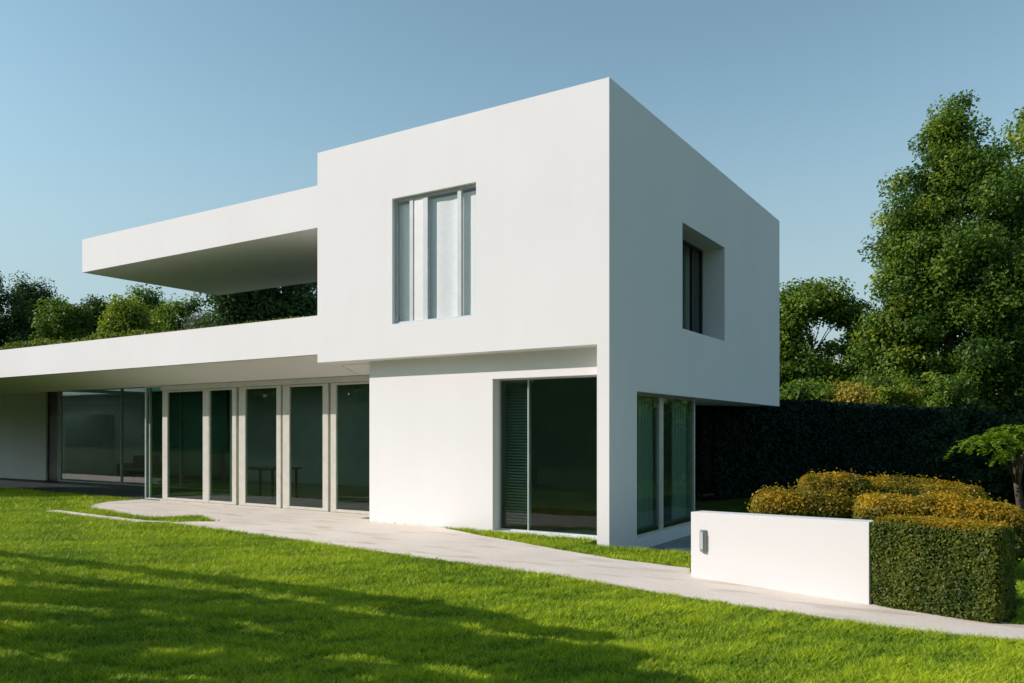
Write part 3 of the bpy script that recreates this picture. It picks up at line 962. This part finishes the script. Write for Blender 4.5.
for (u, v, ru, rv, d, pal, lab, nl) in LEFT:
    b = at(u, HORV, d)
    s = d / FOC
    zc = at(u, v, d)[2]
    tree('background_tree', lab, 'tree', (b[0], b[1], 0),
         [pb(u, v, ru, rv, d), pb(u - ru * 0.5, v + rv * 0.8, ru * 0.9, rv * 0.8, d), pb(u + ru * 0.6, v + rv * 0.9, ru * 0.9, rv * 0.7, d), pb(u, v + rv * 1.8, ru * 1.4, rv, d)] + [pb(u + ru * random.uniform(-.9, .9), v - rv * random.uniform(.3, 1.1), ru * random.uniform(.15, .3), rv * random.uniform(.25, .5), d) for _ in range(5)],
         150, int(nl * 1.5), 0.15, pal, 'trees behind the house', crad=0.45, trunk_r=0.2, flat=0.95)
for (u, v, ru, rv, d, pal, lab, nl) in ((233, 305, 11, 26, 27, DEEP, 'dark narrow tree at the edge of the canopy underside', 12000),
                                        (262, 304, 22, 32, 28, DEEP, 'dark spreading tree seen below the canopy', 18000),
                                        (303, 302, 26, 36, 29, DEEP, 'dark tree against the upper box below the canopy', 18000)):
    b = at(u, HORV, d)
    tree('shaded_tree', lab, 'tree', (b[0], b[1], 0), [pb(u, v, ru, rv, d), pb(u, v + rv, ru * 1.3, rv, d), pb(u - ru * .3, v - rv * .5, ru * .6, rv * .6, d)], 110, nl, 0.14, pal, 'dark trees below the canopy', crad=0.45, trunk_r=0.16)

# ------------------------------------------------------------------ trees outside the picture that throw its shadows and fill the reflections
def cedar(base, plates, label, n=26000):
    tree('cedar_tree', label, 'tree', base, plates, 110, n, 0.2, DEEP, 'cedars shading the lawn', crad=0.55, flat=0.25, trunk_r=0.3, mat='needle', shell=0.2)


k = 1 / math.tan(R(EL))


def up(x, y, z):
    """point at height z whose shadow falls on the lawn at (x, y)"""
    return (x - tx * k * z, y - ty * k * z, z)


def plate(x, y, z, rx, ry, rz=0.18):
    return (*up(x, y, z), rx, ry, rz)


def gp(u, v):
    d = FOC * CAM[2] / (v - HORV); p = at(u, v, d)
    return p[0], p[1]


def limbs(lines, drop):
    """foliage along level limbs; each line is a shadow streak on the lawn and the height of the limb that throws it"""
    out = []
    for (p, q, hw, z) in lines:
        z *= drop
        a_, b_ = gp(*p), gp(*q)
        L = math.dist(a_, b_); n = max(3, int(L / 0.35))
        for i in range(n + 1):
            f = i / n
            taper = 0.55 + 0.45 * math.sin(math.pi * min(1, max(0, f)))
            out.append(plate(a_[0] + (b_[0] - a_[0]) * f + random.uniform(-.12, .12), a_[1] + (b_[1] - a_[1]) * f + random.uniform(-.03, .03), z + random.uniform(-.03, .03), 0.32, hw * taper, 0.03))
    return out


def cedar2(base, lines, label, nclust, n, drop=0.66):
    tree('cedar_tree', label, 'tree', base, limbs(lines, drop), nclust, n, 0.075, DEEP, 'cedars shading the lawn', crad=0.065, flat=0.3, trunk_r=0.22, mat='needle', shell=0.1, spread=1.0)


b = up(-4.2, -7.4, 2.6)
cedar2((b[0], b[1], 0), [((-60, 548), (190, 577), 0.10, 5.6), ((150, 573), (420, 606), 0.17, 5.3), ((-60, 568), (300, 607), 0.13, 5.0), ((-60, 592), (190, 604), 0.34, 4.9), ((100, 604), (330, 622), 0.30, 4.8),
                         ((60, 596), (330, 622), 0.17, 4.6), ((-40, 615), (210, 628), 0.20, 4.4), ((-20, 636), (120, 648), 0.28, 4.2), ((80, 634), (300, 652), 0.25, 4.3), ((-30, 668), (80, 682), 0.30, 3.9)],
       'dark cedar with level layered limbs standing left of the lawn', 1500, 210000, 0.56)
b = up(1.6, -7.8, 3.0)
cedar2((b[0], b[1], 0), [((330, 596), (560, 634), 0.26, 4.9), ((280, 612), (420, 626), 0.10, 4.6), ((300, 626), (620, 660), 0.34, 4.6), ((200, 640), (420, 652), 0.13, 4.3), ((420, 652), (690, 690), 0.30, 4.2),
                         ((120, 662), (420, 676), 0.18, 4.0), ((350, 690), (640, 705), 0.25, 3.8), ((60, 700), (330, 720), 0.3, 3.6)],
       'dark cedar with level layered limbs standing behind the viewer', 1400, 200000)
for i, (x, y) in enumerate(((-26.0, -4.6), (-22.4, -2.6), (-29.5, -6.0))):  # unseen trees added to shade the terrace on the left
    tree('added_shade_tree', 'unseen low round tree added left of the lawn to shade the terrace', 'tree', (x, y, 0), [(x, y, 3.5, 2.2, 1.6, 0.6), (x + 1.2, y + .6, 3.5, 1.5, 1.2, 0.5)], 80, 14000, 0.22, GREEN, 'added shade trees left of the lawn', crad=0.45, trunk_r=0.18)
for i in range(9):  # unseen tree row added so the front glass reflects dark foliage
    x = -44 + i * 9 + random.uniform(-2, 2); y = -34 + random.uniform(-4, 4) + (abs(i - 4) * 0.8)
    h = random.uniform(6, 9)
    if x < -20: h *= 0.75
    tree('added_garden_tree', 'unseen leafy tree added behind the viewer to darken the reflections', 'tree', (x, y, 0), [(x, y, h * .62, 4.2, 4.2, h * .38), (x + 2, y + 1, h * .4, 3.5, 3.5, h * .3)], 90, 9000, 0.5, GREEN, 'added trees across the garden', crad=1.3, trunk_r=0.3)

shrub('added_boundary_hedge', 'unseen long tall hedge added behind the viewer to darken the reflections', 'hedge', (-45, -38), (1, 0), (88, 1.5), 0.0, 7.5, 60000, 0.8,  # unseen hedge added to keep bright sky out of the glass
      ((0.02, 0.045, 0.016), (0.06, 0.10, 0.022)), 41, power=16, lumpy=0.5, thick=0.8, mat='needle')

# ------------------------------------------------------------------ planting on the terrace roof
n = 26000
px = -26 + 20 * RNG.random(n); py = 0.35 + 4.3 * RNG.random(n) ** 1.4
hh = 0.05 + 0.30 * np.clip(lowfreq(px, py, 2.2, 61) * 0.6 + 0.45, 0.05, 1) * np.clip((-px - 9) / 6, 0.15, 1)
P = np.stack([px, py, 3.76 + hh * RNG.random(n)], 1)
c_ = mixcol((0.07, 0.12, 0.018), (0.22, 0.25, 0.04), np.clip(0.5 + 0.3 * lowfreq(px, py, 4, 62) + RNG.normal(size=n) * 0.2, 0, 1))
tag(leaf_object('roof_planting', P, RNG.normal(size=(n, 3)) + np.array([0, 0, 0.6]), 0.05 + 0.09 * RNG.random(n), c_, M['leaf'], None, 0.4), 'low yellow green planting growing on the terrace roof', 'roof plants', kind='stuff')
for i, (x, y, h) in enumerate(((12.0, 33.0, 7.5), (17.5, 38.0, 8.0), (23.0, 42.0, 8.0))):  # unseen trees added to darken what the side window reflects
    tree('added_garden_tree', 'unseen leafy tree added right of the garden to darken the reflections', 'tree', (x, y, 0), [(x, y, h * .6, 4, 4, h * .38), (x + 1.5, y + 1, h * .35, 4, 4, h * .3)], 90, 10000, 0.4, GREEN, 'added trees right of the garden', crad=1.2, trunk_r=0.3)

for x, y, h in ((3.5, -20.0, 11.0), (13.0, -17.0, 12.0), (-4.0, -24.0, 11.0)):  # unseen trees added to cut sky light and deepen the lawn shade
    tree('added_garden_tree', 'unseen tall leafy tree added behind the viewer to block sky light', 'tree', (x, y, 0), [(x, y, h * .66, 4.2, 3.6, h * .32), (x + 1.5, y - 1, h * .5, 3.5, 3, h * .25)], 110, 16000, 0.35, GREEN, 'added tall trees behind the viewer', crad=1.1, trunk_r=0.3)

for (u, d, w_, h, lab) in ((1004, 15.5, 0.95, 2.2, 'dark rounded bush behind the feathery tree'), (1040, 14.0, 0.9, 1.9, 'dark rounded bush at the right edge behind the hedge block'), (968, 20.0, 1.0, 2.2, 'dark rounded bush standing in front of the tall dark hedge, left of the feathery tree')):
    x, y, _ = at(u, HORV, d)
    tree('dark_bush', lab, 'bush', (x, y, 0), [(x, y, h * .55, w_, w_, h * .42), (x + .3, y + .2, h * .3, w_, w_, h * .3)], 90, 16000, 0.09, ((0.014, 0.036, 0.02), (0.04, 0.08, 0.03)), 'dark bushes in front of the tall hedge', crad=0.3, trunk_r=0.05, mat='needle')
